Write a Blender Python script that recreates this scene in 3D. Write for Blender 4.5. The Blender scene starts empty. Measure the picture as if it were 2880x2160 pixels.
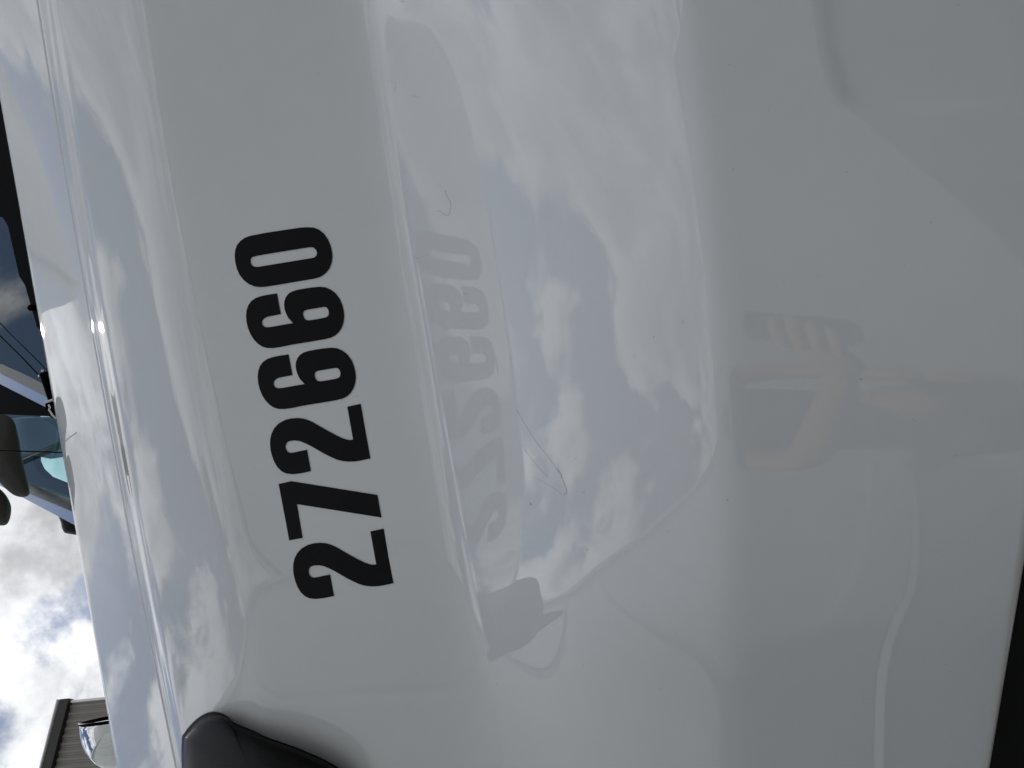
import bpy, bmesh, math, random
import numpy as np
from mathutils import Vector, Matrix

random.seed(7)
R = math.radians
scene = bpy.context.scene
col = scene.collection

# ------------------------------------------------------------------ camera
FPX = 2163.0                      # focal length in photo pixels (2880 wide)
PITCH, ROLL = R(12.0), R(10.0)
CAM = Vector((0.0, 0.0, 1.10))
f_ = Vector((0, math.cos(PITCH), math.sin(PITCH)))
r0 = Vector((1, 0, 0))
u0 = Vector((0, -math.sin(PITCH), math.cos(PITCH)))
r_ = r0 * math.cos(ROLL) - u0 * math.sin(ROLL)      # photographer's right
t_ = u0 * math.cos(ROLL) + r0 * math.sin(ROLL)      # photographer's up
cd = bpy.data.cameras.new('camera')
cam = bpy.data.objects.new('camera', cd)
col.objects.link(cam)
cd.sensor_fit = 'HORIZONTAL'
cd.sensor_width = 36.0
cd.lens = 36.0 * FPX / 2880.0
cd.clip_start = 0.01
cd.clip_end = 2000
cx, cy, cz = -t_, r_, -f_          # the phone was held upright, the picture lies on its side
cam.matrix_world = Matrix(((cx.x, cy.x, cz.x, CAM.x), (cx.y, cy.y, cz.y, CAM.y), (cx.z, cy.z, cz.z, CAM.z), (0, 0, 0, 1)))
scene.camera = cam

# ------------------------------------------------------------------ light
SUN_EL, SUN_AZ = R(54.0), R(14.0)    # azimuth measured from +Y towards +X
world = bpy.data.worlds.new('World')
scene.world = world
world.use_nodes = True
wn, wl = world.node_tree.nodes, world.node_tree.links
wn.clear()
def WN(t, **kw):
    n = wn.new(t)
    for k, v in kw.items():
        setattr(n, k, v)
    return n
def wmath(op, a, b=None, c=None):
    n = WN('ShaderNodeMath', operation=op)
    for i, v in enumerate((a, b, c)):
        if v is None: continue
        if isinstance(v, (int, float)): n.inputs[i].default_value = v
        else: wl.new(v, n.inputs[i])
    return n.outputs[0]
def wramp(v, a, b, lo=0.0, hi=1.0, smooth=True):
    n = WN('ShaderNodeMapRange', interpolation_type='SMOOTHSTEP' if smooth else 'LINEAR')
    wl.new(v, n.inputs[0])
    for i, q in enumerate((a, b, lo, hi)): n.inputs[i + 1].default_value = q
    return n.outputs[0]
out = WN('ShaderNodeOutputWorld')
bg = WN('ShaderNodeBackground')
bg.inputs[1].default_value = 0.075
sky = WN('ShaderNodeTexSky', sky_type='NISHITA')
sky.sun_disc = False
sky.sun_elevation = SUN_EL
sky.sun_rotation = SUN_AZ
sky.air_density, sky.dust_density, sky.ozone_density = 1.0, 0.6, 0.4
tc = WN('ShaderNodeTexCoord')
sep = WN('ShaderNodeSeparateXYZ'); wl.new(tc.outputs['Generated'], sep.inputs[0])
zc = wmath('MAXIMUM', sep.outputs[2], 0.0)
zd = wmath('ADD', zc, 0.16)
px = wmath('DIVIDE', sep.outputs[0], zd)
py = wmath('DIVIDE', sep.outputs[1], zd)
comb = WN('ShaderNodeCombineXYZ'); wl.new(px, comb.inputs[0]); wl.new(py, comb.inputs[1])
def cloud_noise(offset, scale, detail=13.0, rough=0.58, dist=0.25):
    mp = WN('ShaderNodeMapping'); mp.inputs[1].default_value = offset
    wl.new(comb.outputs[0], mp.inputs[0])
    n = WN('ShaderNodeTexNoise')
    n.inputs['Scale'].default_value = scale; n.inputs['Detail'].default_value = detail
    n.inputs['Roughness'].default_value = rough; n.inputs['Distortion'].default_value = dist
    wl.new(mp.outputs[0], n.inputs[0])
    return n.outputs[0]
CO = (0.27, 5.43, 0.0)
CS = 2.3
dA = cloud_noise(CO, CS)
dB = cloud_noise((CO[0] + 0.02, CO[1] + 0.06, 0.0), CS)           # the same field a little nearer the sun
big = wramp(cloud_noise((9.1, 9.3, 0.0), 0.75, 2.0, 0.5, 0.0), 0.34, 0.62, -0.045, 0.14)   # banks and breaks
d1 = wmath('ADD', dA, big)
mask = wramp(d1, 0.475, 0.545)
thick = wramp(d1, 0.53, 0.80)
lit = wmath('SUBTRACT', dA, dB)
litr = wramp(lit, -0.09, 0.09)
sdv = (math.sin(SUN_AZ) * math.cos(SUN_EL), math.cos(SUN_AZ) * math.cos(SUN_EL), math.sin(SUN_EL))
dt = WN('ShaderNodeVectorMath', operation='DOT_PRODUCT'); wl.new(tc.outputs['Generated'], dt.inputs[0]); dt.inputs[1].default_value = sdv
glow = wmath('POWER', wmath('MAXIMUM', dt.outputs['Value'], 0.0), 12.0)        # thin cloud scatters sunlight forward
fwd = wmath('ADD', wmath('MULTIPLY', glow, 0.05), 0.86)
shade0 = wmath('MULTIPLY', wmath('SUBTRACT', 1.0, wmath('MULTIPLY', thick, 0.42)), wmath('ADD', wmath('MULTIPLY', litr, 0.60), 0.58))
shade = wmath('MULTIPLY', shade0, fwd)
CLOUD = 11.0
cb = WN('ShaderNodeCombineColor')
wl.new(wmath('MULTIPLY', shade, CLOUD * 0.98), cb.inputs[0]); wl.new(wmath('MULTIPLY', shade, CLOUD), cb.inputs[1]); wl.new(wmath('MULTIPLY', shade, CLOUD * 1.03), cb.inputs[2])
mx = WN('ShaderNodeMix', data_type='RGBA')
wl.new(mask, mx.inputs[0]); wl.new(sky.outputs[0], mx.inputs[6]); wl.new(cb.outputs[0], mx.inputs[7])
wl.new(mx.outputs[2], bg.inputs[0]); wl.new(bg.outputs[0], out.inputs[0])

sl = bpy.data.lights.new('sun', 'SUN')
sl.energy = 3.0; sl.angle = R(0.53); sl.color = (1.0, 0.95, 0.88)
sun = bpy.data.objects.new('sun', sl); col.objects.link(sun)
sdir = Vector((math.sin(SUN_AZ) * math.cos(SUN_EL), math.cos(SUN_AZ) * math.cos(SUN_EL), math.sin(SUN_EL)))
sun.rotation_euler = sdir.to_track_quat('Z', 'Y').to_euler()
sun.location = sdir * 60

vs = scene.view_settings
vs.view_transform = 'Standard'; vs.look = 'None'; vs.gamma = 1.0; vs.exposure = 0.40
vs.use_curve_mapping = False
scene.render.engine = 'CYCLES'
scene.cycles.use_denoising = True
scene.cycles.max_bounces = 8

# ------------------------------------------------------------------ materials
def new_mat(name):
    m = bpy.data.materials.new(name); m.use_nodes = True
    return m, m.node_tree.nodes, m.node_tree.links, m.node_tree.nodes['Principled BSDF']
def simple(name, c, rough=0.5, metal=0.0, coat=0.0, bump=0.0, bscale=200.0, vary=0.0, vscale=8.0, ior=1.5, spec=0.5):
    m, n, l, b = new_mat(name)
    b.inputs['Base Color'].default_value = (*c, 1); b.inputs['Roughness'].default_value = rough
    b.inputs['Metallic'].default_value = metal; b.inputs['IOR'].default_value = ior
    b.inputs['Coat Weight'].default_value = coat; b.inputs['Coat Roughness'].default_value = 0.03
    b.inputs['Specular IOR Level'].default_value = spec
    tcn = n.new('ShaderNodeTexCoord')
    if vary:
        no = n.new('ShaderNodeTexNoise'); no.inputs['Scale'].default_value = vscale; no.inputs['Detail'].default_value = 6
        l.new(tcn.outputs['Object'], no.inputs[0])
        mr = n.new('ShaderNodeMapRange'); l.new(no.outputs[0], mr.inputs[0])
        mr.inputs[1].default_value, mr.inputs[2].default_value = 0.3, 0.7
        mr.inputs[3].default_value, mr.inputs[4].default_value = 1 - vary, 1 + vary
        mm = n.new('ShaderNodeMix'); mm.data_type = 'RGBA'; mm.blend_type = 'MULTIPLY'; mm.inputs[0].default_value = 1
        mm.inputs[6].default_value = (*c, 1); l.new(mr.outputs[0], mm.inputs[7]); l.new(mm.outputs[2], b.inputs['Base Color'])
    if bump:
        no = n.new('ShaderNodeTexNoise'); no.inputs['Scale'].default_value = bscale; no.inputs['Detail'].default_value = 3
        l.new(tcn.outputs['Object'], no.inputs[0])
        bu = n.new('ShaderNodeBump'); bu.inputs['Strength'].default_value = bump; bu.inputs['Distance'].default_value = 0.001
        l.new(no.outputs[0], bu.inputs['Height']); l.new(bu.outputs[0], b.inputs['Normal'])
    return m

def make_paint():
    m, n, l, b = new_mat('white_paint')
    b.inputs['Roughness'].default_value = 0.35
    b.inputs['Coat Weight'].default_value = 1.0; b.inputs['Coat Roughness'].default_value = 0.012; b.inputs['Coat IOR'].default_value = 1.64
    b.inputs['Specular IOR Level'].default_value = 0.0
    t = n.new('ShaderNodeTexCoord')
    # road film: very faint broad tone, tiny specks, streaks
    def noise(scale, detail, vec=None, rough=0.5):
        no = n.new('ShaderNodeTexNoise'); no.inputs['Scale'].default_value = scale; no.inputs['Detail'].default_value = detail; no.inputs['Roughness'].default_value = rough
        l.new(vec or t.outputs['Object'], no.inputs[0]); return no.outputs[0]
    def mr(v, a, bb, lo, hi):
        q = n.new('ShaderNodeMapRange'); l.new(v, q.inputs[0])
        for i, k in enumerate((a, bb, lo, hi)): q.inputs[i + 1].default_value = k
        return q.outputs[0]
    def mul(a, bb):
        q = n.new('ShaderNodeMath'); q.operation = 'MULTIPLY'; l.new(a, q.inputs[0])
        if isinstance(bb, float): q.inputs[1].default_value = bb
        else: l.new(bb, q.inputs[1])
        return q.outputs[0]
    broad = mr(noise(7.0, 6, rough=0.65), 0.3, 0.7, 0.955, 1.0)
    vo = n.new('ShaderNodeTexVoronoi'); vo.inputs['Scale'].default_value = 55.0; vo.inputs['Randomness'].default_value = 1.0
    wob = n.new('ShaderNodeVectorMath'); wob.operation = 'ADD'
    nz = n.new('ShaderNodeTexNoise'); nz.inputs['Scale'].default_value = 300; l.new(t.outputs['Object'], nz.inputs[0])
    sc = n.new('ShaderNodeVectorMath'); sc.operation = 'SCALE'; sc.inputs['Scale'].default_value = 0.006; l.new(nz.outputs['Color'], sc.inputs[0])
    l.new(t.outputs['Object'], wob.inputs[0]); l.new(sc.outputs[0], wob.inputs[1]); l.new(wob.outputs[0], vo.inputs[0])
    sepc = n.new('ShaderNodeSeparateColor'); l.new(vo.outputs['Color'], sepc.inputs[0])
    rad = mr(sepc.outputs[0], 0.72, 1.0, 0.0, 0.06)        # only some cells hold a speck
    less = n.new('ShaderNodeMath'); less.operation = 'LESS_THAN'; l.new(vo.outputs['Distance'], less.inputs[0]); l.new(rad, less.inputs[1])
    speck = mr(less.outputs[0], 0, 1, 1.0, 0.78)
    tone = mul(mul(broad, speck), 1.0)
    mm = n.new('ShaderNodeMix'); mm.data_type = 'RGBA'; mm.blend_type = 'MULTIPLY'; mm.inputs[0].default_value = 1
    mm.inputs[6].default_value = (0.785, 0.81, 0.83, 1); l.new(tone, mm.inputs[7]); l.new(mm.outputs[2], b.inputs['Base Color'])
    return m
PAINT = make_paint()
VINYL = simple('black_vinyl', (0.003, 0.0035, 0.005), 0.4, coat=0.06, spec=0.12)
PLASTIC = simple('textured_black_plastic', (0.006, 0.006, 0.0065), 0.38, bump=0.8, bscale=650, spec=0.07)
RUBBER = simple('black_rubber', (0.0015, 0.0015, 0.002), 0.5, spec=0.02)
CHROME = simple('chrome', (0.82, 0.84, 0.86), 0.03, metal=1.0)
POLISHED = simple('polished_trim', (0.86, 0.88, 0.90), 0.16, metal=1.0)
STEEL = simple('bright_steel', (0.6, 0.6, 0.6), 0.25, metal=1.0)
OLIVE = simple('dark_olive_plastic', (0.022, 0.023, 0.018), 0.6, bump=0.3, spec=0.3)
SEAT = simple('grey_seat_vinyl', (0.16, 0.17, 0.175), 0.6, vary=0.2)
CABIN = simple('cabin_trim', (0.012, 0.016, 0.024), 0.8, vary=0.15)
LINER = simple('wheel_well_black', (0.004, 0.004, 0.004), 0.9)
TYRE = simple('tyre_rubber', (0.012, 0.012, 0.012), 0.8, bump=0.4, bscale=120)
SIDING = simple('taupe_siding', (0.19, 0.178, 0.155), 0.5, vary=0.08, vscale=3)
GREYSIDE = simple('grey_siding', (0.25, 0.26, 0.27), 0.5, vary=0.08, vscale=3)
TRIM = simple('dark_bronze_trim', (0.010, 0.009, 0.008), 0.45)
TRIM_GLINT = simple('white_trim_and_glint', (0.7, 0.7, 0.7), 0.5)  # white trim; also the painted highlights on the corner and the latch
ASPHALT = simple('concrete_yard', (0.19, 0.193, 0.195), 0.9, vary=0.3, vscale=40, bump=1.0, bscale=300)

def make_glass():
    m, n, l, b = new_mat('windshield_glass')
    n.remove(b)
    o = n['Material Output']
    tr = n.new('ShaderNodeBsdfTransparent'); tr.inputs[0].default_value = (0.72, 0.92, 0.93, 1)
    gl = n.new('ShaderNodeBsdfGlossy'); gl.inputs['Roughness'].default_value = 0.0; gl.inputs['Color'].default_value = (1, 1, 1, 1)
    fr = n.new('ShaderNodeFresnel'); fr.inputs[0].default_value = 2.1
    ge = n.new('ShaderNodeNewGeometry'); iv = n.new('ShaderNodeMath'); iv.operation = 'SUBTRACT'; iv.inputs[0].default_value = 1.0; l.new(ge.outputs['Backfacing'], iv.inputs[1])
    mu = n.new('ShaderNodeMath'); mu.operation = 'MULTIPLY'; l.new(fr.outputs[0], mu.inputs[0]); l.new(iv.outputs[0], mu.inputs[1])
    mxs = n.new('ShaderNodeMixShader'); l.new(mu.outputs[0], mxs.inputs[0]); l.new(tr.outputs[0], mxs.inputs[1]); l.new(gl.outputs[0], mxs.inputs[2])
    l.new(mxs.outputs[0], o.inputs[0])
    return m
GLASS = make_glass()

# ------------------------------------------------------------------ helpers
def ray(x, y):
    return f_ + r_ * ((1080.0 - y) / FPX) + t_ * ((1440.0 - x) / FPX)
def U(x, y, D):
    """point of the place seen at photo pixel x,y, D metres in front of the camera (along +Y)"""
    d = ray(x, y)
    return CAM + d * (D / d.y)
def hit(x, y, p0, nrm):
    d = ray(x, y)
    return CAM + d * ((p0 - CAM).dot(nrm) / d.dot(nrm))
def link(name, me, mat, parent=None, smooth=True):
    o = bpy.data.objects.new(name, me); col.objects.link(o)
    if mat: me.materials.append(mat)
    if smooth:
        me.polygons.foreach_set('use_smooth', [True] * len(me.polygons))
    if parent: o.parent = parent
    me.update()
    return o
def mesh(name, vs_, fs, mat, parent=None, smooth=True):
    me = bpy.data.meshes.new(name); me.from_pydata([tuple(v) for v in vs_], [], fs)
    return link(name, me, mat, parent, smooth)
def bm_obj(name, bm, mat, parent=None, smooth=False):
    me = bpy.data.meshes.new(name); bmesh.ops.recalc_face_normals(bm, faces=bm.faces[:]); bm.to_mesh(me); bm.free()
    return link(name, me, mat, parent, smooth)
def empty(name, loc=(0, 0, 0)):
    o = bpy.data.objects.new(name, None); col.objects.link(o); o.location = loc; o.empty_display_size = 0.2
    return o
def tag(o, label=None, cat=None, group=None, kind=None):
    for k, v in (('label', label), ('category', cat), ('group', group), ('kind', kind)):
        if v: o[k] = v
    return o
def prism(name, pts, vec, mat, parent=None, bevel=0.0):
    """a flat outline given thickness vec"""
    bm = bmesh.new()
    a = [bm.verts.new(p) for p in pts]; b = [bm.verts.new(Vector(p) + vec) for p in pts]
    bm.faces.new(a); bm.faces.new(b[::-1])
    n = len(pts)
    for i in range(n):
        bm.faces.new((a[i], b[i], b[(i + 1) % n], a[(i + 1) % n]))
    if bevel:
        bmesh.ops.bevel(bm, geom=bm.edges[:], offset=bevel, segments=2, affect='EDGES', clamp_overlap=True)
    return bm_obj(name, bm, mat, parent)
def box(name, c, s, mat, parent=None, bevel=0.0, rot=None):
    bm = bmesh.new(); bmesh.ops.create_cube(bm, size=1.0)
    for v in bm.verts: v.co = Vector((v.co.x * s[0], v.co.y * s[1], v.co.z * s[2]))
    if bevel: bmesh.ops.bevel(bm, geom=bm.edges[:], offset=bevel, segments=2, affect='EDGES')
    if rot: bmesh.ops.rotate(bm, cent=(0, 0, 0), matrix=rot, verts=bm.verts[:])
    bmesh.ops.translate(bm, vec=c, verts=bm.verts[:])
    return bm_obj(name, bm, mat, parent)
def tube(name, pts, rad, mat, parent=None, seg=10, cap=True):
    pts = [Vector(p) for p in pts]; n = len(pts)
    rads = rad if isinstance(rad, (list, tuple)) else [rad] * n
    vs_, fs = [], []
    for i, p in enumerate(pts):
        d = (pts[min(i + 1, n - 1)] - pts[max(i - 1, 0)]).normalized()
        a = d.orthogonal().normalized() if i == 0 else (pa - d * pa.dot(d)).normalized()
        pa = a; b = d.cross(a)
        for k in range(seg):
            w = 2 * math.pi * k / seg
            vs_.append(p + (a * math.cos(w) + b * math.sin(w)) * rads[i])
    for i in range(n - 1):
        for k in range(seg):
            fs.append((i * seg + k, i * seg + (k + 1) % seg, (i + 1) * seg + (k + 1) % seg, (i + 1) * seg + k))
    if cap:
        fs.append(tuple(range(seg))[::-1]); fs.append(tuple((n - 1) * seg + k for k in range(seg)))
    return mesh(name, vs_, fs, mat, parent)

# ------------------------------------------------------------------ ground
bm = bmesh.new(); bmesh.ops.create_grid(bm, x_segments=2, y_segments=2, size=600)
g = bm_obj('ground', bm, ASPHALT); tag(g, kind='structure')

# ------------------------------------------------------------------ truck : the nose (hood + fender) as one lofted skin
YS = np.array([0, 540, 1080, 1620, 2160.0])
def line(vals, deg=2):
    c = np.polyfit((YS - 1080) / 1080, np.array(vals, float), deg)
    return lambda y: float(np.polyval(c, np.clip((y - 1080) / 1080, -1.35, 1.35))) + 0.0
L_SIL = line([-45, 37, 143, 243, 326])
L_A = line([105, 196, 286, 389, 498])
L_B = line([140, 222, 313, 412, 520])
L_BAND = line([415, 482, 572, 668, 775])
L_CRE = line([1036, 1125, 1222, 1316, 1412])
L_SKY = line([1283, 1362, 1440, 1512, 1580])
L_RID = line([1925, 1985, 2020, 2042, 2040])
L_NUM = line([695, 787, 880, 973, 1066], 1)
def L_EDGE(y):
    return 2763 + 0.157 * (2160 - y) if y > 1300 else 2763 + 0.157 * 860 + 0.10 * (1300 - y) * max(0.0, 1 - (1300 - y) / 3000)

def lerp3(v, y):
    """value at the right / centre / left of the picture"""
    s = max(-1.3, min(1.3, (y - 1080) / 1080))
    a, b, c = v
    return b + (c - a) / 2 * s + ((a + c) / 2 - b) * s * s
def pchip(xk, yk):
    xk, yk = np.array(xk, float), np.array(yk, float)
    h = np.diff(xk); d = np.diff(yk) / h
    m = np.zeros_like(yk)
    for i in range(1, len(xk) - 1):
        if d[i - 1] * d[i] > 0:
            w1, w2 = 2 * h[i] + h[i - 1], h[i] + 2 * h[i - 1]
            m[i] = (w1 + w2) / (w1 / d[i - 1] + w2 / d[i])
    m[0], m[-1] = d[0], d[-1]
    def fn(x):
        i = np.clip(np.searchsorted(xk, x) - 1, 0, len(h) - 1)
        s = (x - xk[i]) / h[i]
        return ((1 + 2 * s) * (1 - s) ** 2 * yk[i] + s * (1 - s) ** 2 * h[i] * m[i] + s * s * (3 - 2 * s) * yk[i + 1] + s * s * (s - 1) * h[i] * m[i + 1])
    return fn

def profile(y):
    """knots of the skin's slope along one picture line: list of (photo x, slope in degrees), 90 = upright"""
    sil, A, B, band, cre, skyb, rid, edge = (q(y) for q in (L_SIL, L_A, L_B, L_BAND, L_CRE, L_SKY, L_RID, L_EDGE))
    fade = min(1.0, max(0.0, (2230 - y) / 560.0)); fade = fade * fade * (3 - 2 * fade)   # the crease runs out towards the rear
    th_sil = lerp3((40.5, 45.5, 48.0), y)
    k = [(sil, th_sil), (sil + 8, max(51.5, th_sil + 5)), ((sil + A) / 2, 53.2), (A - 12, 55), (A - 5, 55), (A, 51), (A + 5, 58), (A + 12, 60),
         (B - 16, 60), (B - 8, 51), (B, 46.5), (B + 9, 52), (B + 24, 61), (B + (band - B) * 0.4, 65), (B + (band - B) * 0.75, 70.5), (band - 18, 77), (band + 24, 86), (band + 60, 87.5), (cre - 260, 87.5)]
    kd = lambda a, b: b + (a - b) * fade        # creased value, plain value
    w3 = lambda a, b, c: lerp3((a, b, c), y)
    k += [(cre - 130, kd(87, 82)), (cre - 56, kd(80.5, 73)), (cre - 24, kd(72.5, 69.5)), (cre + 0, kd(60, 67)), (cre + 20, kd(48.5, 64)), (cre + 74, kd(45, 57)),
          (skyb, kd(w3(40, 41.5, 44), 50)), (skyb + (rid - skyb) * 0.3, w3(45, 48, 52)), (skyb + (rid - skyb) * 0.6, w3(50, 54.5, 58)), (skyb + (rid - skyb) * 0.85, w3(54, 59, 62)),
          (rid - 26, w3(60, 64, 67)), (rid + 6, w3(70, 72, 73.5)), (rid + 42, 80), (rid + 95, 84.0), (rid + 360, 84.5), (edge - 60, 88.0), (edge, 90)]
    return k
def D0(y):
    """depth of the number panel, bowed in plan"""
    s = (y - 1080) / 1080
    return 0.72 + 0.022 * s * s + 0.012 * max(0.0, abs(s) - 1.0) ** 2 + 0.004 * s + 0.11 * max(0.0, s - 0.40) ** 2
def pocket(x, y):
    """pressed pocket round the lamp, low at the front: 0..1"""
    yb = 292 + 14 * math.sin((x - 2420) / 95.0) * math.exp(-((x - 2500) / 230.0) ** 2)
    xb = 2326 + 0.00075 * y * y
    sg = lambda v: 1 / (1 + math.exp(-max(-40.0, min(40.0, v))))
    a = sg((yb - y) / 7.0); b = sg((x - xb) / 11.0)
    return a * b
NSEG = 46
def column(y, xs=None):
    """photo x -> range r along the ray in the plane of picture line y"""
    a = (1080.0 - y) / FPX; m = math.sqrt(1 + a * a)
    g = f_ + r_ * a; el = math.asin(g.z / m)
    k = profile(y)
    th = pchip([q[0] for q in k], [q[1] for q in k])
    x0, x1 = k[0][0], k[-1][0]
    X = np.linspace(x0, x1, 5000)
    beta = np.arctan((1440.0 - X) / FPX / m)
    theta = np.radians(th(X)) - el * 1.0
    integ = 1.0 / np.tan(np.maximum(theta - beta, R(1.2)))
    db = np.diff(beta)
    I = np.concatenate(([0], np.cumsum(0.5 * (integ[1:] + integ[:-1]) * db)))
    ln = I - np.interp(L_NUM(y), X, I)
    # depth of the anchor: world depth D0 along +Y
    xa = L_NUM(y); d = ray(xa, y); ra = D0(y) / d.y * d.length
    return X, ra * np.exp(ln), th, el, m
def skin_point(x, y, off=0.0):
    X, r, *_ = column(y)
    d = ray(x, y); rr = float(np.interp(x, X, r))
    return CAM + d.normalized() * (rr - off) if False else CAM + d.normalized() * (rr + 0.0022 * pocket(x, y) - off)

ROWS = list(np.arange(-1600, -120, 40.0)) + list(np.arange(-120, 2280, 10.0)) + list(np.arange(2280, 3400, 40.0))
segs = [('sil', 'a', 60), ('a', 'b', 50), ('b', 'band', 40), ('band', 'c0', 26), ('c0', 'c1', 60), ('c1', 'sky', 24), ('sky', 'r0', 40), ('r0', 'r1', 40), ('r1', 'edge', 80)]
def key_x(y):
    A, B, c, rd = L_A(y), L_B(y), L_CRE(y), L_RID(y)
    return dict(sil=L_SIL(y), a=A, b=B + 12, band=L_BAND(y), c0=c - 140, c1=c + 90, sky=L_SKY(y) + 25, r0=rd - 60, r1=rd + 100, edge=L_EDGE(y))
upper, lower = [], []
TOPN = 44
for y in ROWS:
    X, r, th, el, m = column(y)
    kx = key_x(y)
    xs = []
    for a, b, n in segs:
        q = np.linspace(kx[a], kx[b], n, endpoint=False)
        xs.append(q)
    na = segs[0][2]
    xs = np.concatenate(xs + [np.array([kx['edge']])])
    rr = np.interp(xs, X, r)
    pts = []
    for x, q in zip(xs, rr):
        pts.append(CAM + ray(x, y).normalized() * (q + 0.0022 * pocket(x, y)))
    # over the top of the hood, back to the windscreen
    g = (f_ + r_ * ((1080.0 - y) / FPX)).normalized()
    top = []
    p = pts[0].copy(); ang = math.radians(float(th(np.array([kx['sil']]))[0])) - el
    for i in range(TOPN):
        s = 0.006 * (1.045 ** i)
        ang += (R(9.0) - el - ang) * 0.09
        p = p + g * (math.cos(ang) * s) + t_ * (math.sin(ang) * s)
        top.append(p.copy())
    # rolled lip at the wheel arch
    e = pts[-1]; lip = []
    dn = (pts[-1] - pts[-2]).normalized(); inn = Vector((0, 1, 0))
    inn = (inn - dn * inn.dot(dn)).normalized()
    rad = 0.007
    for i in range(1, 7):
        w = math.pi / 2 * i / 6
        lip.append(e + dn * (rad * math.sin(w)) + inn * (rad * (1 - math.cos(w))))
    lip.append(lip[-1] + inn * 0.03)
    lip.append(lip[-1] - dn * 0.002 + inn * 0.002); lip.append(lip[-1] - dn * 0.05)
    # the gap: both panels turn in at line A
    ia = na
    gi = (Vector((0, 1, -0.8))).normalized()
    gapw = 0.0
    upper.append(top[::-1] + pts[:ia] + [pts[ia - 1] + (pts[ia] - pts[ia - 1]) * 0.45 + gi * 0.004, pts[ia - 1] + (pts[ia] - pts[ia - 1]) * 0.45 + gi * 0.03])
    lower.append([pts[ia] + gi * 0.03, pts[ia] + gi * 0.004 , pts[ia] + gi * 0.0006] + pts[ia + 1:] + lip)
def loft(name, rows, mat, parent):
    n, m = len(rows), len(rows[0])
    vs_ = [v for row in rows for v in row]
    fs = [(i * m + j, (i + 1) * m + j, (i + 1) * m + j + 1, i * m + j + 1) for i in range(n - 1) for j in range(m - 1)]
    return mesh(name, vs_, fs, mat, parent)
truck = empty('truck', (0, 1.6, 0))
tag(truck, 'white truck with black number 272660 on its glossy nose', 'truck')
TR = []                                   # parts; parented with world transforms kept
def part(o, parent=truck):
    o.parent = parent; o.matrix_parent_inverse = parent.matrix_world.inverted()
    return o
bpy.context.view_layer.update()
hood = part(loft('hood', upper, PAINT, None))
fender = part(loft('fender_panel', lower, PAINT, None))

# ------------------------------------------------------------------ the number
def crop(pts, ox, oy, s=6.38):
    return [(ox + a / s, oy + b / s) for a, b in pts]
G2 = crop([(1955,1278),(1780,298),(1540,350),(1645,940),(1590,948),(1530,938),(1450,912),(1330,855),(1200,785),(1050,700),(930,630),(830,585),(740,560),(640,552),(520,562),(420,590),(310,650),(230,735),(180,835),(157,940),(155,1030),(165,1130),(190,1230),(230,1340),(290,1440),(370,1515),(450,1550),(560,1562),(680,1550),(780,1532),(888,1505),(818,1123),(700,1145),(600,1168),(530,1178),(480,1165),(445,1120),(433,1070),(442,1020),(475,980),(530,962),(610,956),(700,970),(800,1012),(900,1062),(1000,1120),(1120,1190),(1240,1250),(1350,1298),(1450,1325),(1560,1337),(1680,1333),(1780,1317)], 800, 1440)
G7 = crop([(150,263),(378,213),(1922,460),(1995,865),(478,625),(580,1232),(340,1275)], 760, 1320)
G6 = crop([(630,287),(700,660),(450,710),(400,738),(368,778),(362,820),(375,858),(410,888),(455,895),(520,890),(918,820),(830,725),(790,640),(765,560),(758,490),(765,420),(790,355),(835,295),(900,255),(980,228),(1100,205),(1250,182),(1400,168),(1500,178),(1600,222),(1690,292),(1760,390),(1805,500),(1830,610),(1838,700),(1825,810),(1795,900),(1745,980),(1680,1040),(1600,1082),(1490,1110),(1200,1160),(900,1208),(700,1250),(560,1270),(450,1268),(370,1245),(290,1195),(215,1115),(155,1020),(110,910),(85,800),(75,690),(85,590),(115,500),(170,425),(250,370),(350,335),(450,315)], 680, 780)
H6 = crop([(1170,582),(1300,560),(1480,530),(1520,540),(1550,578),(1562,630),(1555,680),(1530,708),(1490,722),(1350,750),(1200,772),(1150,762),(1115,725),(1098,670),(1100,630),(1125,598)], 680, 780)
G0 = crop([(500,320),(700,282),(900,252),(1100,222),(1300,192),(1430,184),(1540,190),(1640,228),(1730,300),(1800,400),(1850,520),(1878,650),(1880,740),(1865,830),(1825,930),(1750,1020),(1660,1078),(1560,1108),(1400,1135),(1200,1168),(1000,1203),(800,1235),(680,1255),(580,1260),(480,1248),(380,1205),(290,1135),(215,1040),(165,930),(138,820),(127,700),(135,600),(165,510),(230,430),(310,375),(400,340)], 640, 610)
H0 = crop([(520,700),(800,652),(1100,603),(1480,543),(1540,548),(1585,590),(1605,640),(1595,690),(1560,725),(1510,738),(1200,790),(900,838),(560,895),(490,895),(440,870),(412,815),(410,770),(435,725)], 640, 610)
sh = lambda p, dx, dy: [(a + dx, b + dy) for a, b in p]
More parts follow.
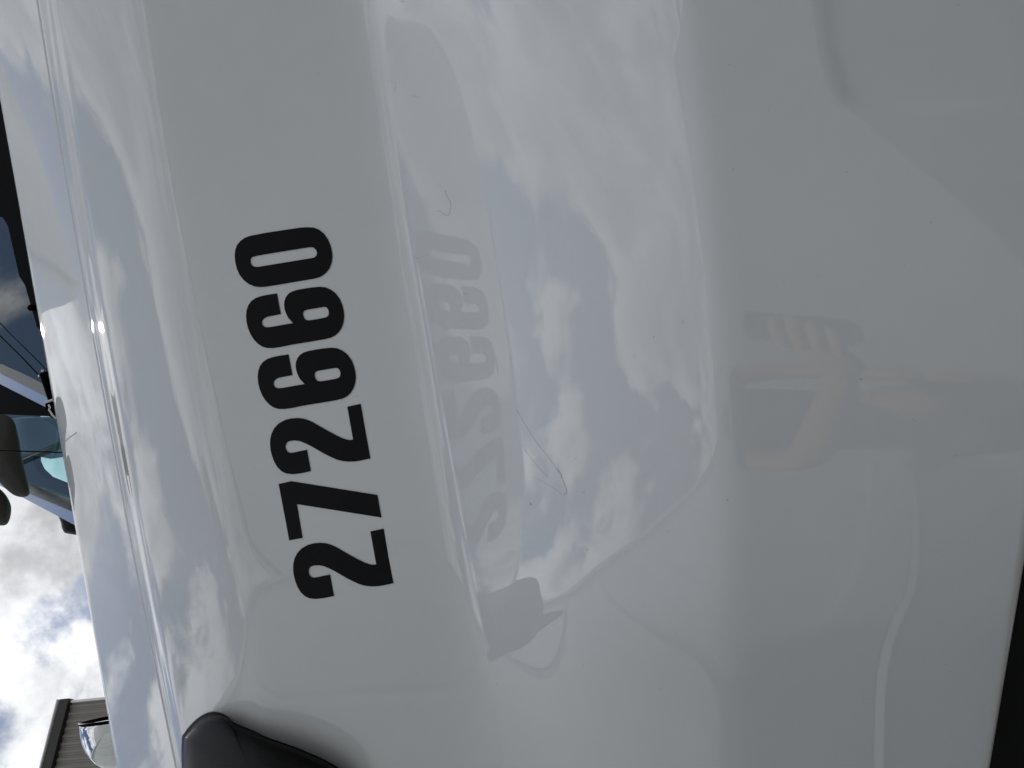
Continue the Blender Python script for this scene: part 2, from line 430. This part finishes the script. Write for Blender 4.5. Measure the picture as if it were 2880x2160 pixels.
def digit(outer, hole=None):
    bm = bmesh.new()
    for loop in (outer, hole):
        if not loop: continue
        v = [bm.verts.new((a, b, 0)) for a, b in loop]
        for i in range(len(v)): bm.edges.new((v[i], v[(i + 1) % len(v)]))
    bmesh.ops.triangle_fill(bm, edges=bm.edges[:], use_beauty=True, use_dissolve=False)
    rim = [(e.verts[0], e.verts[1]) for e in bm.edges if e.is_boundary]
    bmesh.ops.subdivide_edges(bm, edges=[e for e in bm.edges if not e.is_boundary], cuts=2, use_grid_fill=False)
    bmesh.ops.triangulate(bm, faces=bm.faces[:])
    cache = {}
    for v in bm.verts:
        x, y = v.co.x, v.co.y
        v.co = skin_point(x, y, 0.0007)
    # a vinyl edge of real thickness
    ext = bmesh.ops.extrude_edge_only(bm, edges=[e for e in bm.edges if e.is_boundary])
    for v in ext['geom']:
        if isinstance(v, bmesh.types.BMVert):
            v.co += (v.co - CAM).normalized() * 0.0009
    me = bpy.data.meshes.new('number_digit'); bm.to_mesh(me); bm.free()
    o = link('number_digit', me, VINYL, None, False)
    return part(o, fender)
digit(G2); digit(G7); digit(sh(G2, -65, -351)); digit(sh(G6, 32.6, 171.5), sh(H6, 32.6, 171.5)); digit(G6, H6); digit(G0, H0)

# ------------------------------------------------------------------ wheel well, tyre
edge_pts = [lower[k][-2] for k in range(0, len(lower), 4)]
bm = bmesh.new()
ra = [bm.verts.new(p + Vector((0, 0.002, 0.012))) for p in edge_pts]; rb = [bm.verts.new(p + Vector((0, 0.16, 0.02))) for p in edge_pts]
rc = [bm.verts.new(Vector((p.x, p.y + 0.20, 0.12))) for p in edge_pts]
for i in range(len(ra) - 1):
    bm.faces.new((ra[i], ra[i + 1], rb[i + 1], rb[i])); bm.faces.new((rb[i], rb[i + 1], rc[i + 1], rc[i]))
part(bm_obj('wheel_well', bm, LINER, None))

# ------------------------------------------------------------------ windscreen and cab
P0 = U(130, 1140, 1.42)
Ld = Vector((1, 0, 0))                                   # towards the truck's left
Bk = Vector((0, 1, 0))                                   # towards its rear
Wd = (Vector((0, 0, 1)) * math.cos(R(22)) + Bk * math.sin(R(22))).normalized()
Nw = Ld.cross(Wd).normalized()
if Nw.y > 0: Nw = -Nw
def WS(x, y, off=0.0): return hit(x, y, P0 + Nw * off, Nw)
cab = empty('cab'); part(cab)
def slab(name, pts, th, mat, off=0.0, bevel=0.0, parent=cab):
    return part(prism(name, [WS(x, y, off) for x, y in pts], -Nw * th, mat, None, bevel), parent)
TX = -45                                                  # the head rail of the glass, just above the picture
slab('windshield', [(TX, -300), (330, -300), (330, 1212), (130, 1118), (0, 1056), (TX, 1034)], 0.006, GLASS)
slab('windshield', [(TX, 1132), (0, 1163), (136, 1169), (330, 1260), (330, 1498), (210, 1446), (72, 1390), (TX, 1338)], 0.006, GLASS)
slab('windshield_post', [(TX, 1026), (0, 1050), (125, 1114), (330, 1208), (330, 1240), (122, 1142), (0, 1080), (TX, 1058)], 0.03, POLISHED, 0.02, 0.004)
slab('windshield_seal', [(TX, 1058), (0, 1081), (122, 1143), (330, 1241), (330, 1262), (138, 1171), (0, 1165), (TX, 1140)], 0.02, RUBBER, 0.006)
slab('windshield_pillar', [(TX, 1334), (80, 1388), (220, 1446), (340, 1500), (340, 1540), (220, 1482), (65, 1400), (TX, 1352)], 0.05, POLISHED, 0.02, 0.012)
# inside
OFF = -0.75
slab('cabin_wall', [(-80, 1150), (92, 1170), (94, 1300), (104, 1322), (128, 1345), (174, 1364), (330, 1385), (330, 1480), (200, 1440), (72, 1386), (-80, 1330)], 0.02, CABIN, -0.20)
hr = []
for (x, y) in [(20, 1178), (120, 1178), (146, 1184), (158, 1198), (163, 1214), (160, 1248), (154, 1275), (148, 1289), (138, 1293), (60, 1276), (20, 1268)]:
    hr.append(WS(x, y, -0.14))
part(prism('seat_headrest', hr, -Nw * 0.05, SEAT, None, 0.008), cab)
# roof and flank so that the cab stays closed
c = [WS(TX, -300), WS(TX, 1352)]
c1 = Vector((c[1].x + 0.02, c[1].y, c[1].z)); cm_ = Vector((0.16, c[1].y, c[1].z))
for pa_, pb_, dep in ((c[0], cm_, 1.2), (cm_ - Vector((0.003, 0, 0)), c1, 0.14)):
    part(prism('roof', [pa_, pb_, pb_ + Vector((0, dep, 0.05)), pa_ + Vector((0, dep, 0.05))], Vector((0, 0, 0.03)), PAINT, None), cab)
    part(prism('headliner', [p_ - Vector((0, -0.02, 0.012)) for p_ in (pa_, pb_, pb_ + Vector((0, dep - 0.03, 0.05)), pa_ + Vector((0, dep - 0.03, 0.05)))], Vector((0, 0, 0.008)), CABIN, None), cab)
q = [WS(TX, 1346, -0.06), WS(330, 1532, -0.06)]
dx = q[1].x + 0.02
part(prism('door', [Vector((dx, q[1].y, 0.9)), Vector((dx, q[1].y, 2.0)), Vector((dx, q[1].y + 1.1, 2.0)), Vector((dx, q[1].y + 1.1, 0.9))], Vector((0.04, 0, 0)), PAINT, None), cab)
cw = [WS(330, -300, 0.0), WS(330, 1535, 0.0)]
part(prism('cowl', [cw[0], cw[1], Vector((cw[1].x, cw[1].y - 0.25, cw[1].z - 0.25)), Vector((cw[0].x, cw[0].y - 0.25, cw[0].z - 0.25))], Vector((0, 0, -0.02)), RUBBER, None), cab)
part(box('unseen_attic', (1.75, 2.35, 3.65), (2.2, 1.2, 1.7), PAINT, None, 0.06), cab)  # unseen block, added so the hood mirrors grey here instead of sky
# wiper, spray hose and latch at the foot of the glass
wip = empty('wiper'); part(wip)
part(prism('wiper_arm', [WS(x, y, 0.045) for x, y in [(-90, 150), (30, 250), (60, 560), (95, 800), (116, 930), (103, 925), (72, 800), (52, 778), (24, 634), (9, 608), (-90, 596)]], -Nw * 0.02, RUBBER, None, 0.003), wip)
part(box('wiper_pivot', WS(92, 866, 0.05), (0.012, 0.02, 0.012), RUBBER, None, 0.003), wip)
part(tube('washer_hose', [WS(-60, 880, 0.012), WS(0, 944, 0.012), WS(60, 1003, 0.012), WS(112, 1058, 0.012)], 0.0013, RUBBER, None, 6), wip)
lat = empty('hood_latch'); part(lat)
part(tube('latch_rod', [U(122, 1046, 1.20), U(124, 1050, 1.20), U(150, 1125, 1.20), U(152, 1130, 1.20)], [0.003, 0.008, 0.0085, 0.006], RUBBER, None, 14), lat)
for a, b in ((119, 1043), (110, 1057)):
    part(box('latch_bolt', U(a, b, 1.19), (0.004, 0.004, 0.004), STEEL, None, 0.001), lat)
part(prism('latch_bracket', [U(x, y, 1.19) for x, y in [(124, 1134), (152, 1121), (176, 1182), (160, 1180), (140, 1168), (126, 1155)]], Vector((0, 0.012, 0)), RUBBER, None, 0.002), lat)
part(prism('latch_plate_glint', [U(x, y, 1.183) for x, y in [(122, 1130), (152, 1119), (153, 1123), (123, 1135)]], Vector((0, 0.02, 0)), TRIM_GLINT, None, 0.0008), lat)  # white colour stands in for the sun's highlight on the plate edge
part(tube('latch_spring', [U(x, y, 1.18) for x, y in [(137, 1138), (141, 1146), (138, 1153), (143, 1160), (148, 1168), (158, 1177)]], 0.0018, STEEL, None, 8), lat)
# aerial, mirrors
part(tube('aerial', [U(240, 1275, 1.16), U(100, 1270, 1.16), U(-60, 1265, 1.16)], 0.0011, RUBBER, None, 8))
def lobes(name, outline, D, depth, mat, parent, rings=7):
    """a closed pillow-like body with the given outline"""
    n = len(outline); cxm = sum(p[0] for p in outline) / n; cym = sum(p[1] for p in outline) / n
    vs_, fs = [], []
    def ring(s, d):
        for x, y in outline: vs_.append(U(cxm + (x - cxm) * s, cym + (y - cym) * s, D + d))
    prof = []
    for i in range(rings + 1):
        w = math.pi * i / rings
        prof.append((max(0.05, math.sin(w) ** 0.45), -math.cos(w) * depth / 2))
    for s_, d_ in prof: ring(s_, d_)
    for i in range(len(prof) - 1):
        for k in range(n):
            fs.append((i * n + k, i * n + (k + 1) % n, (i + 1) * n + (k + 1) % n, (i + 1) * n + k))
    fs.append(tuple(range(n))[::-1]); fs.append(tuple((len(prof) - 1) * n + k for k in range(n)))
    o = mesh(name, vs_, fs, mat, None)
    return part(o, parent)
mir = empty('overhead_mirror'); part(mir)
def smooth_loop(p, k=4):
    n = len(p); o = []
    for i in range(n):
        a, b, c, d = p[i - 1], p[i], p[(i + 1) % n], p[(i + 2) % n]
        for j in range(k):
            t = j / k
            o.append(tuple(0.5 * (2 * b[q] + (c[q] - a[q]) * t + (2 * a[q] - 5 * b[q] + 4 * c[q] - d[q]) * t * t + (3 * b[q] - a[q] - 3 * c[q] + d[q]) * t ** 3) for q in (0, 1)))
    return o
lobes('mirror_head', smooth_loop([(-120, 1160), (-20, 1160), (34, 1176), (52, 1225), (66, 1300), (84, 1378), (74, 1398), (40, 1394), (0, 1358), (-60, 1280), (-120, 1230)]), 1.27, 0.05, OLIVE, mir)
lobes('mirror_head', smooth_loop([(-90, 1330), (-20, 1362), (14, 1388), (32, 1425), (26, 1466), (8, 1479), (-30, 1468), (-80, 1420)]), 1.31, 0.05, OLIVE, mir)
part(tube('mirror_arm', [U(-60, 1230, 1.29), U(-110, 1290, 1.38), U(-80, 1330, 1.50)], 0.009, RUBBER, None, 8), mir)
lobes('door_mirror', smooth_loop([(168, 1440), (250, 1440), (250, 1502), (190, 1501), (176, 1490), (171, 1470)]), 1.62, 0.05, PLASTIC, truck)

# chrome convex mirror beyond the hood
cm = empty('hood_mirror'); part(cm)
cc = U(338, 2019, 1.22)
bm = bmesh.new(); NR, NS = 18, 40
vd = (cc - CAM).normalized(); axis = -r_ - vd * (-r_).dot(vd) + vd * 0.06; axis.normalize(); e1 = axis.orthogonal().normalized(); e2 = axis.cross(e1)
rings = []
for i in range(NR + 1):
    w = math.pi / 2 * i / NR
    rad, h = 0.066 * math.cos(w), 0.088 * math.sin(w)
    rings.append([bm.verts.new(cc + axis * h + (e1 * math.cos(2 * math.pi * k / NS) + e2 * math.sin(2 * math.pi * k / NS)) * max(rad, 1e-4)) for k in range(NS)])
for i in range(NR):
    for k in range(NS): bm.faces.new((rings[i][k], rings[i][(k + 1) % NS], rings[i + 1][(k + 1) % NS], rings[i + 1][k]))
bm.faces.new(rings[0][::-1])
part(bm_obj('mirror_shell', bm, CHROME, None, True), cm)
ringp = [cc - axis * 0.001 + (e1 * math.cos(2 * math.pi * k / 40) + e2 * math.sin(2 * math.pi * k / 40)) * 0.0665 for k in range(41)]
part(tube('mirror_rim', ringp, 0.0022, RUBBER, None, 8, False), cm)
part(tube('mirror_stem', [cc + axis * 0.02, U(380, 2120, 1.21), U(400, 2330, 1.12), U(520, 2440, 0.92), U(640, 2380, 0.74), skin_point(730, 2240, 0.045)], 0.009, RUBBER, None, 10), cm)

# black moulded foot on the fender
foot_o = smooth_loop([(511, 2160), (511, 2080), (518, 2062), (540, 2034), (566, 2013), (592, 2003), (616, 2004), (638, 2014), (656, 2031), (716, 2056), (748, 2072), (811, 2094), (875, 2119), (922, 2142), (965, 2170), (1020, 2230), (1010, 2330), (900, 2420), (700, 2420), (560, 2330), (520, 2240)], 4)
def moulded(name, outline, c, steps, mat):
    n = len(outline); vs_, fs = [], []
    for s, off in steps:
        for x, y in outline:
            X_, Y_ = c[0] + (x - c[0]) * s, c[1] + (y - c[1]) * s
            vs_.append(skin_point(X_, Y_, off))
    for i in range(len(steps) - 1):
        for k in range(n):
            fs.append((i * n + k, (i + 1) * n + k, (i + 1) * n + (k + 1) % n, i * n + (k + 1) % n))
    fs.append(tuple((len(steps) - 1) * n + k for k in range(n)))
    o = mesh(name, vs_, fs, mat, None)
    return part(o)
ft = moulded('bracket_foot', foot_o, (730, 2230), [(1.0, -0.002), (1.0, 0.003), (0.988, 0.005), (0.972, 0.006), (0.970, 0.008), (0.965, 0.016), (0.953, 0.026), (0.935, 0.034), (0.90, 0.041), (0.85, 0.047), (0.77, 0.051), (0.66, 0.054), (0.5, 0.056), (0.3, 0.057), (0.1, 0.0572), (0.01, 0.0572)], PLASTIC)

# ------------------------------------------------------------------ taupe metal building beyond
def building(name, c0, d, width, h, label, npan, depth=8.0, skin=None, trim=None):
    skin = skin or SIDING; trim = trim or (TRIM, TRIM_GLINT)
    """ribbed metal wall from corner c0 along unit vector d, its panels separate pieces"""
    b = empty(name, (c0.x, c0.y, 0)); tag(b, label, 'building')
    bpy.context.view_layer.update()
    nrm = Vector((d.y, -d.x, 0))
    if nrm.dot(Vector((0, 0, 0)) - c0) < 0: nrm = -nrm
    pw = width / npan
    proto = None
    bmx = bmesh.new()
    sec = [(0, 0.0), (0.02, 0.0), (0.03, 0.012), (0.055, 0.012), (0.065, 0.0), (pw * 0.5 , 0.0), (pw - 0.004, 0.0)]
    va = [bmx.verts.new(d * a + nrm * q) for a, q in sec]; vb = [bmx.verts.new(d * a + nrm * q + Vector((0, 0, h))) for a, q in sec]
    for i in range(len(sec) - 1): bmx.faces.new((va[i], va[i + 1], vb[i + 1], vb[i]))
    me = bpy.data.meshes.new('siding_panel'); bmesh.ops.recalc_face_normals(bmx, faces=bmx.faces[:]); bmx.to_mesh(me); bmx.free(); me.materials.append(skin)
    for i in range(npan):
        o = bpy.data.objects.new('siding_panel', me); col.objects.link(o); o.location = c0.xy.to_3d() + d * (pw * i); part(o, b)
    def bar(nm, a, e, w, hh, mat):
        dd = (e - a); u = dd.normalized()
        bmq = bmesh.new()
        vv = [bmq.verts.new(a + nrm * p + Vector((0, 0, z)) + u * s * dd.length) for s in (0, 1) for p, z in ((-0.02, 0), (w, 0), (w, hh), (-0.02, hh))]
        for f in ((0, 1, 2, 3), (4, 7, 6, 5), (0, 4, 5, 1), (1, 5, 6, 2), (2, 6, 7, 3), (3, 7, 4, 0)): bmq.faces.new([vv[k] for k in f])
        return part(bm_obj(nm, bmq, mat, None), b)
    top = c0.xy.to_3d() + Vector((0, 0, h))
    bar('roof_trim', top - d * 0.05 - Vector((0, 0, 0.12)), top + d * (width + 0.05) - Vector((0, 0, 0.10)), 0.07, 0.14, trim[0])
    bar('roof_cap', top - d * 0.05 + Vector((0, 0, 0.042)), top + d * (width + 0.05) + Vector((0, 0, 0.042)), 0.085, 0.015, trim[1])
    body = prism('wall', [c0.xy.to_3d() + d * 0.02 - nrm * 0.03, c0.xy.to_3d() + d * (width - 0.02) - nrm * 0.03, c0.xy.to_3d() + d * (width - 0.02) - nrm * depth, c0.xy.to_3d() + d * 0.02 - nrm * depth], Vector((0, 0, h - 0.02)), skin, None)
    part(body, b)
    ct = c0.xy.to_3d() - d * 0.03
    part(prism('corner_trim_glint', [ct + nrm * 0.035, ct + d * 0.028 + nrm * 0.035, ct + d * 0.028 - nrm * 0.1, ct - nrm * 0.1], Vector((0, 0, h - 0.13)), TRIM_GLINT, None), b)  # its white paints in the bright highlight along the corner
    return b
C0 = U(180, 1980, 8.5)
d1v = ray(135, 2160); P1 = CAM + d1v * ((C0.z - CAM.z) / d1v.z)
dv = Vector((P1.x - C0.x, P1.y - C0.y, 0)); seglen = dv.length; dv.normalize()
pan = seglen / 8.4
building('metal_building', C0, dv, pan * 22, C0.z, 'tall taupe ribbed metal building with dark roof trim beyond the truck', 22)
# the warehouse across the yard, behind the photographer: the paint mirrors it
building('warehouse', Vector((16.0, -9.0, 0)), Vector((-1, 0, 0)), 60.0, 10.5, 'long grey ribbed warehouse facing the truck across the yard', 150, skin=GREYSIDE, trim=(GREYSIDE, GREYSIDE))

# ------------------------------------------------------------------ unseen box truck, added to block sky mirrored in the left of the nose
bt = empty('unseen_box_truck', (-3.0, -1.5, 0)); tag(bt, 'pale box truck added unseen on the left for the nose to mirror', 'truck')
bpy.context.view_layer.update()
BOXW = simple('box_panel', (0.52, 0.54, 0.53), 0.45, vary=0.05)
NX = -1.18
part(box('cargo_box', (NX - 1.2, -1.7, 2.2), (2.4, 8.0, 2.35), BOXW, None, 0.02), bt)
part(box('side_skirt', (NX - 0.06, -1.3, 0.64), (0.03, 4.6, 0.64), BOXW, None, 0.005), bt)  # added to close the bright gap mirrored in the fender
for k in range(17):
    part(box('side_rib', (NX + 0.004, -5.5 + k * 0.47, 2.2), (0.010, 0.035, 2.1), BOXW, None, 0.003), bt)
part(box('top_rail', (NX + 0.006, -1.7, 3.32), (0.03, 8.0, 0.10), BOXW, None, 0.004), bt)
part(box('bottom_rail', (NX + 0.006, -1.7, 1.04), (0.03, 8.0, 0.12), BOXW, None, 0.004), bt)
part(box('cab', (NX - 1.2, 3.0, 1.70), (2.1, 1.3, 1.7), PAINT, None, 0.12), bt)
part(box('bonnet', (NX - 1.2, 4.1, 1.10), (1.8, 1.0, 0.9), PAINT, None, 0.12), bt)
part(box('side_window', (NX - 0.148, 3.05, 2.10), (0.02, 0.8, 0.6), GLASS, None, 0.004), bt)
part(box('chassis', (NX - 1.2, -0.6, 0.72), (0.9, 8.6, 0.22), RUBBER, None, 0.01), bt)
def wheel(c):
    bm = bmesh.new(); n = 28
    prof = [(0.20, 0.0), (0.22, 0.02), (0.30, 0.05), (0.44, 0.0), (0.48, 0.04), (0.48, 0.20), (0.44, 0.24), (0.20, 0.24)]
    rg = [[bm.verts.new(Vector(c) + Vector((-x, r * math.cos(6.2832 * k / n), r * math.sin(6.2832 * k / n)))) for k in range(n)] for r, x in prof]
    for i in range(len(prof) - 1):
        for k in range(n): bm.faces.new((rg[i][k], rg[i][(k + 1) % n], rg[i + 1][(k + 1) % n], rg[i + 1][k]))
    bm.faces.new(rg[0])
    return part(bm_obj('wheel', bm, TYRE, None, True), bt)
for yy in (3.9, -4.6):
    wheel((NX - 0.10, yy, 0.48)); wheel((NX - 2.05, yy, 0.48))

# ------------------------------------------------------------------ hairs and fine scratches lying on the paint
HAIR = simple('dark_fibre', (0.16, 0.16, 0.16), 0.8)
def fibre(pts, rad=0.00016):
    rad *= 0.33
    P = [skin_point(x, y, 0.0003) for x, y in pts]
    return part(tube('scratch', P, [rad * 0.4] + [rad] * (len(P) - 2) + [rad * 0.4], HAIR, None, 4), fender)
def curve_pts(p, k=5):
    o = []
    for i in range(len(p) - 1):
        a, b, c, d = p[max(i - 1, 0)], p[i], p[i + 1], p[min(i + 2, len(p) - 1)]
        for j in range(k):
            t = j / k
            o.append(tuple(0.5 * (2 * b[q] + (c[q] - a[q]) * t + (2 * a[q] - 5 * b[q] + 4 * c[q] - d[q]) * t * t + (3 * b[q] - a[q] - 3 * c[q] + d[q]) * t ** 3) for q in (0, 1)))
    return o + [p[-1]]
fibre(curve_pts([(1252, 535), (1258, 553), (1266, 566), (1268, 585), (1263, 602), (1256, 606), (1248, 602), (1236, 592), (1228, 596)]), 0.00028)
fibre(curve_pts([(1452, 1150), (1475, 1190), (1510, 1245), (1545, 1290), (1565, 1318), (1575, 1335), (1581, 1347)]), 0.0002)
fibre(curve_pts([(1568, 1320), (1577, 1332), (1582, 1348), (1590, 1368), (1594, 1385), (1585, 1392)]), 0.0003)
fibre(curve_pts([(1466, 1248), (1490, 1285), (1520, 1320), (1545, 1345)]), 0.00018)
fibre(curve_pts([(1498, 1340), (1545, 1365), (1580, 1390)]), 0.00012)
fibre(curve_pts([(1393, 1000), (1397, 1025), (1401, 1052)]), 0.0002)
fibre(curve_pts([(1490, 1412), (1493, 1420), (1496, 1416)]), 0.0004)
fibre(curve_pts([(1088, 224), (1096, 228), (1104, 230), (1114, 234), (1112, 250), (1108, 262)]), 0.00016)
fibre(curve_pts([(1156, 268), (1170, 272), (1182, 273)]), 0.00018)
fibre(curve_pts([(1165, 716), (1172, 726), (1178, 728)]), 0.00025)
fibre(curve_pts([(1122, 0), (1134, 6), (1136, -4)]), 0.0003)
rng = random.Random(21)
for k in range(80):
    x = rng.choice((rng.uniform(620, 1500), rng.uniform(900, 1900), rng.uniform(1900, 2700))); y = rng.uniform(20, 2050)
    if 640 < x < 1120 and 600 < y < 1720: continue
    if x < 1000 and y > 1950: continue
    a = rng.uniform(0, 6.28); ln = rng.uniform(3, 13); bend = rng.uniform(-0.9, 0.9)
    p = [(x, y)]
    for q in range(3):
        p.append((p[-1][0] + math.cos(a) * ln / 3, p[-1][1] + math.sin(a) * ln / 3)); a += bend
    fibre(p, rng.choice((0.0001, 0.00014, 0.00018, 0.00024)))

# ------------------------------------------------------------------ the photographer, mirrored in the paint
SKIN = simple('skin', (0.20, 0.145, 0.115), 0.6, vary=0.06)
SHIRT = simple('navy_shirt', (0.03, 0.035, 0.05), 0.85, vary=0.15)
JEANS = simple('dark_jeans', (0.03, 0.036, 0.055), 0.9, vary=0.2)
SHOE = simple('black_shoes', (0.015, 0.015, 0.015), 0.6)
HAIRM = simple('brown_hair', (0.03, 0.02, 0.013), 0.7)
PHONE = simple('phone_shell', (0.012, 0.012, 0.014), 0.25)
LENS = simple('lens_glass', (0.004, 0.004, 0.006), 0.05)
def skinned(name, verts, edges, radii, mat, parent, sub=2, root=0):
    me = bpy.data.meshes.new(name); me.from_pydata([tuple(v) for v in verts], edges, [])
    o = bpy.data.objects.new(name, me); col.objects.link(o); me.materials.append(mat)
    md = o.modifiers.new('skin', 'SKIN'); md.use_smooth_shade = True
    ms = o.modifiers.new('sub', 'SUBSURF'); ms.levels = ms.render_levels = sub
    for i, q in enumerate(radii):
        me.skin_vertices[0].data[i].radius = (q, q) if not isinstance(q, tuple) else q
    me.skin_vertices[0].data[root].use_root = True
    part(o, parent)
    return o
pb = Vector((-0.40, -0.40, 0.0))
person = empty('person', pb); tag(person, 'person in a navy shirt and jeans holding up a phone before the truck', 'person')
bpy.context.view_layer.update()
V = lambda x, y, z: pb + Vector((x, y, z))
LS, LE, LW = V(-0.17, 0.02, 1.40), V(-0.10, 0.20, 1.14), Vector((-0.125, -0.115, 1.02))
PALM = Vector((-0.062, -0.050, 1.055))
RS, RE, RWr, RH = V(0.17, 0.0, 1.40), V(0.22, -0.06, 1.12), V(0.22, 0.04, 0.88), V(0.21, 0.06, 0.80)
bv = [V(0, 0, 0.95), V(0, 0, 1.10), V(0, 0.0, 1.28), V(0, 0, 1.40), V(0, 0.015, 1.48), V(0, 0.03, 1.56), V(0, 0.035, 1.64), V(0, 0.03, 1.71),
      LS, LE, LW, RS, RE, RWr, V(-0.09, 0, 0.88), V(-0.10, 0.02, 0.48), V(-0.10, -0.01, 0.09), V(0.09, 0, 0.88), V(0.10, 0.02, 0.48), V(0.11, -0.01, 0.09)]
be = [(0, 1), (1, 2), (2, 3), (3, 4), (4, 5), (5, 6), (6, 7), (3, 8), (8, 9), (9, 10), (3, 11), (11, 12), (12, 13), (0, 14), (14, 15), (15, 16), (0, 17), (17, 18), (18, 19)]
brd = [0.13, 0.12, 0.125, 0.10, 0.05, 0.07, 0.082, 0.06, 0.055, 0.04, 0.027, 0.055, 0.04, 0.027, 0.085, 0.058, 0.04, 0.085, 0.058, 0.04]
body = skinned('body', bv, be, brd, SKIN, person)
skinned('shirt', [V(0, 0, 0.92), V(0, 0, 1.10), V(0, 0, 1.28), V(0, 0, 1.405), V(0, 0.01, 1.455), LS, LS.lerp(LE, 0.55), RS, RS.lerp(RE, 0.55)],
        [(0, 1), (1, 2), (2, 3), (3, 4), (3, 5), (5, 6), (3, 7), (7, 8)], [0.155, 0.145, 0.15, 0.12, 0.062, 0.072, 0.062, 0.072, 0.062], SHIRT, person)
skinned('trousers', [V(0, 0, 0.97), V(-0.09, 0, 0.87), V(-0.10, 0.02, 0.48), V(-0.10, -0.01, 0.07), V(0.09, 0, 0.87), V(0.10, 0.02, 0.48), V(0.11, -0.01, 0.07)],
        [(0, 1), (1, 2), (2, 3), (0, 4), (4, 5), (5, 6)], [0.15, 0.10, 0.075, 0.06, 0.10, 0.075, 0.06], JEANS, person)
for sx in (-0.10, 0.11):
    skinned('shoe', [V(sx, -0.05, 0.05), V(sx, 0.06, 0.05), V(sx, 0.17, 0.04)], [(0, 1), (1, 2)], [(0.045, 0.045), (0.045, 0.042), (0.04, 0.03)], SHOE, person)
skinned('hair', [V(0, 0.0, 1.60), V(0, 0.0, 1.68), V(0, 0.02, 1.735), V(0, 0.07, 1.73)], [(0, 1), (1, 2), (2, 3)], [0.07, 0.088, 0.06, 0.035], HAIRM, person)
skinned('nose', [V(0, 0.115, 1.635), V(0, 0.13, 1.605), V(0, 0.115, 1.60)], [(0, 1), (1, 2)], [0.008, 0.013, 0.009], SKIN, person)
for sx in (-0.03, 0.03):
    skinned('eye', [V(sx, 0.108, 1.645), V(sx, 0.114, 1.645)], [(0, 1)], [0.009, 0.008], LENS, person, 1)
# the phone, its lens where the picture was taken from
ph = empty('phone', CAM - f_ * 0.02); tag(ph, 'dark phone held upright in the left hand', 'phone')
bpy.context.view_layer.update()
pc = CAM - f_ * 0.020 - t_ * 0.052 + r_ * 0.018
rotm = Matrix((r_, t_, -f_)).transposed()
bm = bmesh.new(); bmesh.ops.create_cube(bm, size=1.0)
for v in bm.verts: v.co = Vector((v.co.x * 0.075, v.co.y * 0.152, v.co.z * 0.008))
bmesh.ops.bevel(bm, geom=[e for e in bm.edges if abs((e.verts[0].co - e.verts[1].co).normalized().z) > 0.9], offset=0.012, segments=5, affect='EDGES')
bmesh.ops.bevel(bm, geom=[e for e in bm.edges], offset=0.0012, segments=2, affect='EDGES', clamp_overlap=True)
bmesh.ops.rotate(bm, cent=(0, 0, 0), matrix=rotm, verts=bm.verts[:]); bmesh.ops.translate(bm, vec=pc, verts=bm.verts[:])
part(bm_obj('phone_case', bm, PHONE, None), ph)
bump = pc + t_ * 0.053 - r_ * 0.018 + f_ * 0.005
part(tube('lens_ring', [bump, bump + f_ * 0.003], 0.009, LENS, None, 20), ph)
# the left hand: palm beside the phone, fingers across its back
back = pc + f_ * 0.004
def hp(a, b, c): return back + r_ * a + t_ * b + f_ * c
palm = [LW, hp(-0.085, -0.050, -0.035), hp(-0.062, -0.020, -0.014)]
hv = palm + [hp(-0.055, 0.012, -0.004), hp(-0.058, -0.045, -0.006)]
skinned('hand_palm', hv, [(0, 1), (1, 2), (2, 3), (2, 4)], [0.026, (0.030, 0.022), (0.026, 0.018), (0.014, 0.013), (0.014, 0.013)], SKIN, person)
for b0, ln, rr in ((0.016, 0.070, 0.0105), (-0.005, 0.078, 0.011), (-0.027, 0.072, 0.0108), (-0.048, 0.056, 0.0096)):
    skinned('finger', [hp(-0.052, b0, -0.004), hp(-0.043, b0 + 0.001, 0.010), hp(-0.043 + ln * 0.55, b0 + 0.004, 0.0135), hp(-0.043 + ln, b0 + 0.004, 0.0095)], [(0, 1), (1, 2), (2, 3)], [rr * 1.1, rr * 1.05, rr, rr * 0.85], SKIN, person)
skinned('thumb', [hp(-0.064, -0.030, -0.016), hp(-0.050, -0.004, -0.020), hp(-0.036, 0.020, -0.020), hp(-0.022, 0.030, -0.018)], [(0, 1), (1, 2), (2, 3)], [0.013, 0.011, 0.010, 0.008], SKIN, person)
# the free hand hangs with curled fingers
skinned('hand_palm', [RWr, RH, RH + Vector((0, 0.012, -0.03))], [(0, 1), (1, 2)], [0.026, (0.022, 0.034), (0.018, 0.034)], SKIN, person)
for i, ln in enumerate((0.062, 0.072, 0.068, 0.052)):
    b0 = RH + Vector((0, -0.026 + 0.018 * (3 - i) - 0.0, -0.045))
    skinned('finger', [b0, b0 + Vector((0.0, 0.004, -ln * 0.45)), b0 + Vector((-0.012, 0.006, -ln * 0.75)), b0 + Vector((-0.03, 0.006, -ln * 0.85))], [(0, 1), (1, 2), (2, 3)], [0.009, 0.0088, 0.0082, 0.0075], SKIN, person)
skinned('thumb', [RH + Vector((-0.006, 0.03, 0)), RH + Vector((-0.016, 0.05, -0.03)), RH + Vector((-0.02, 0.052, -0.055))], [(0, 1), (1, 2)], [0.013, 0.010, 0.008], SKIN, person)
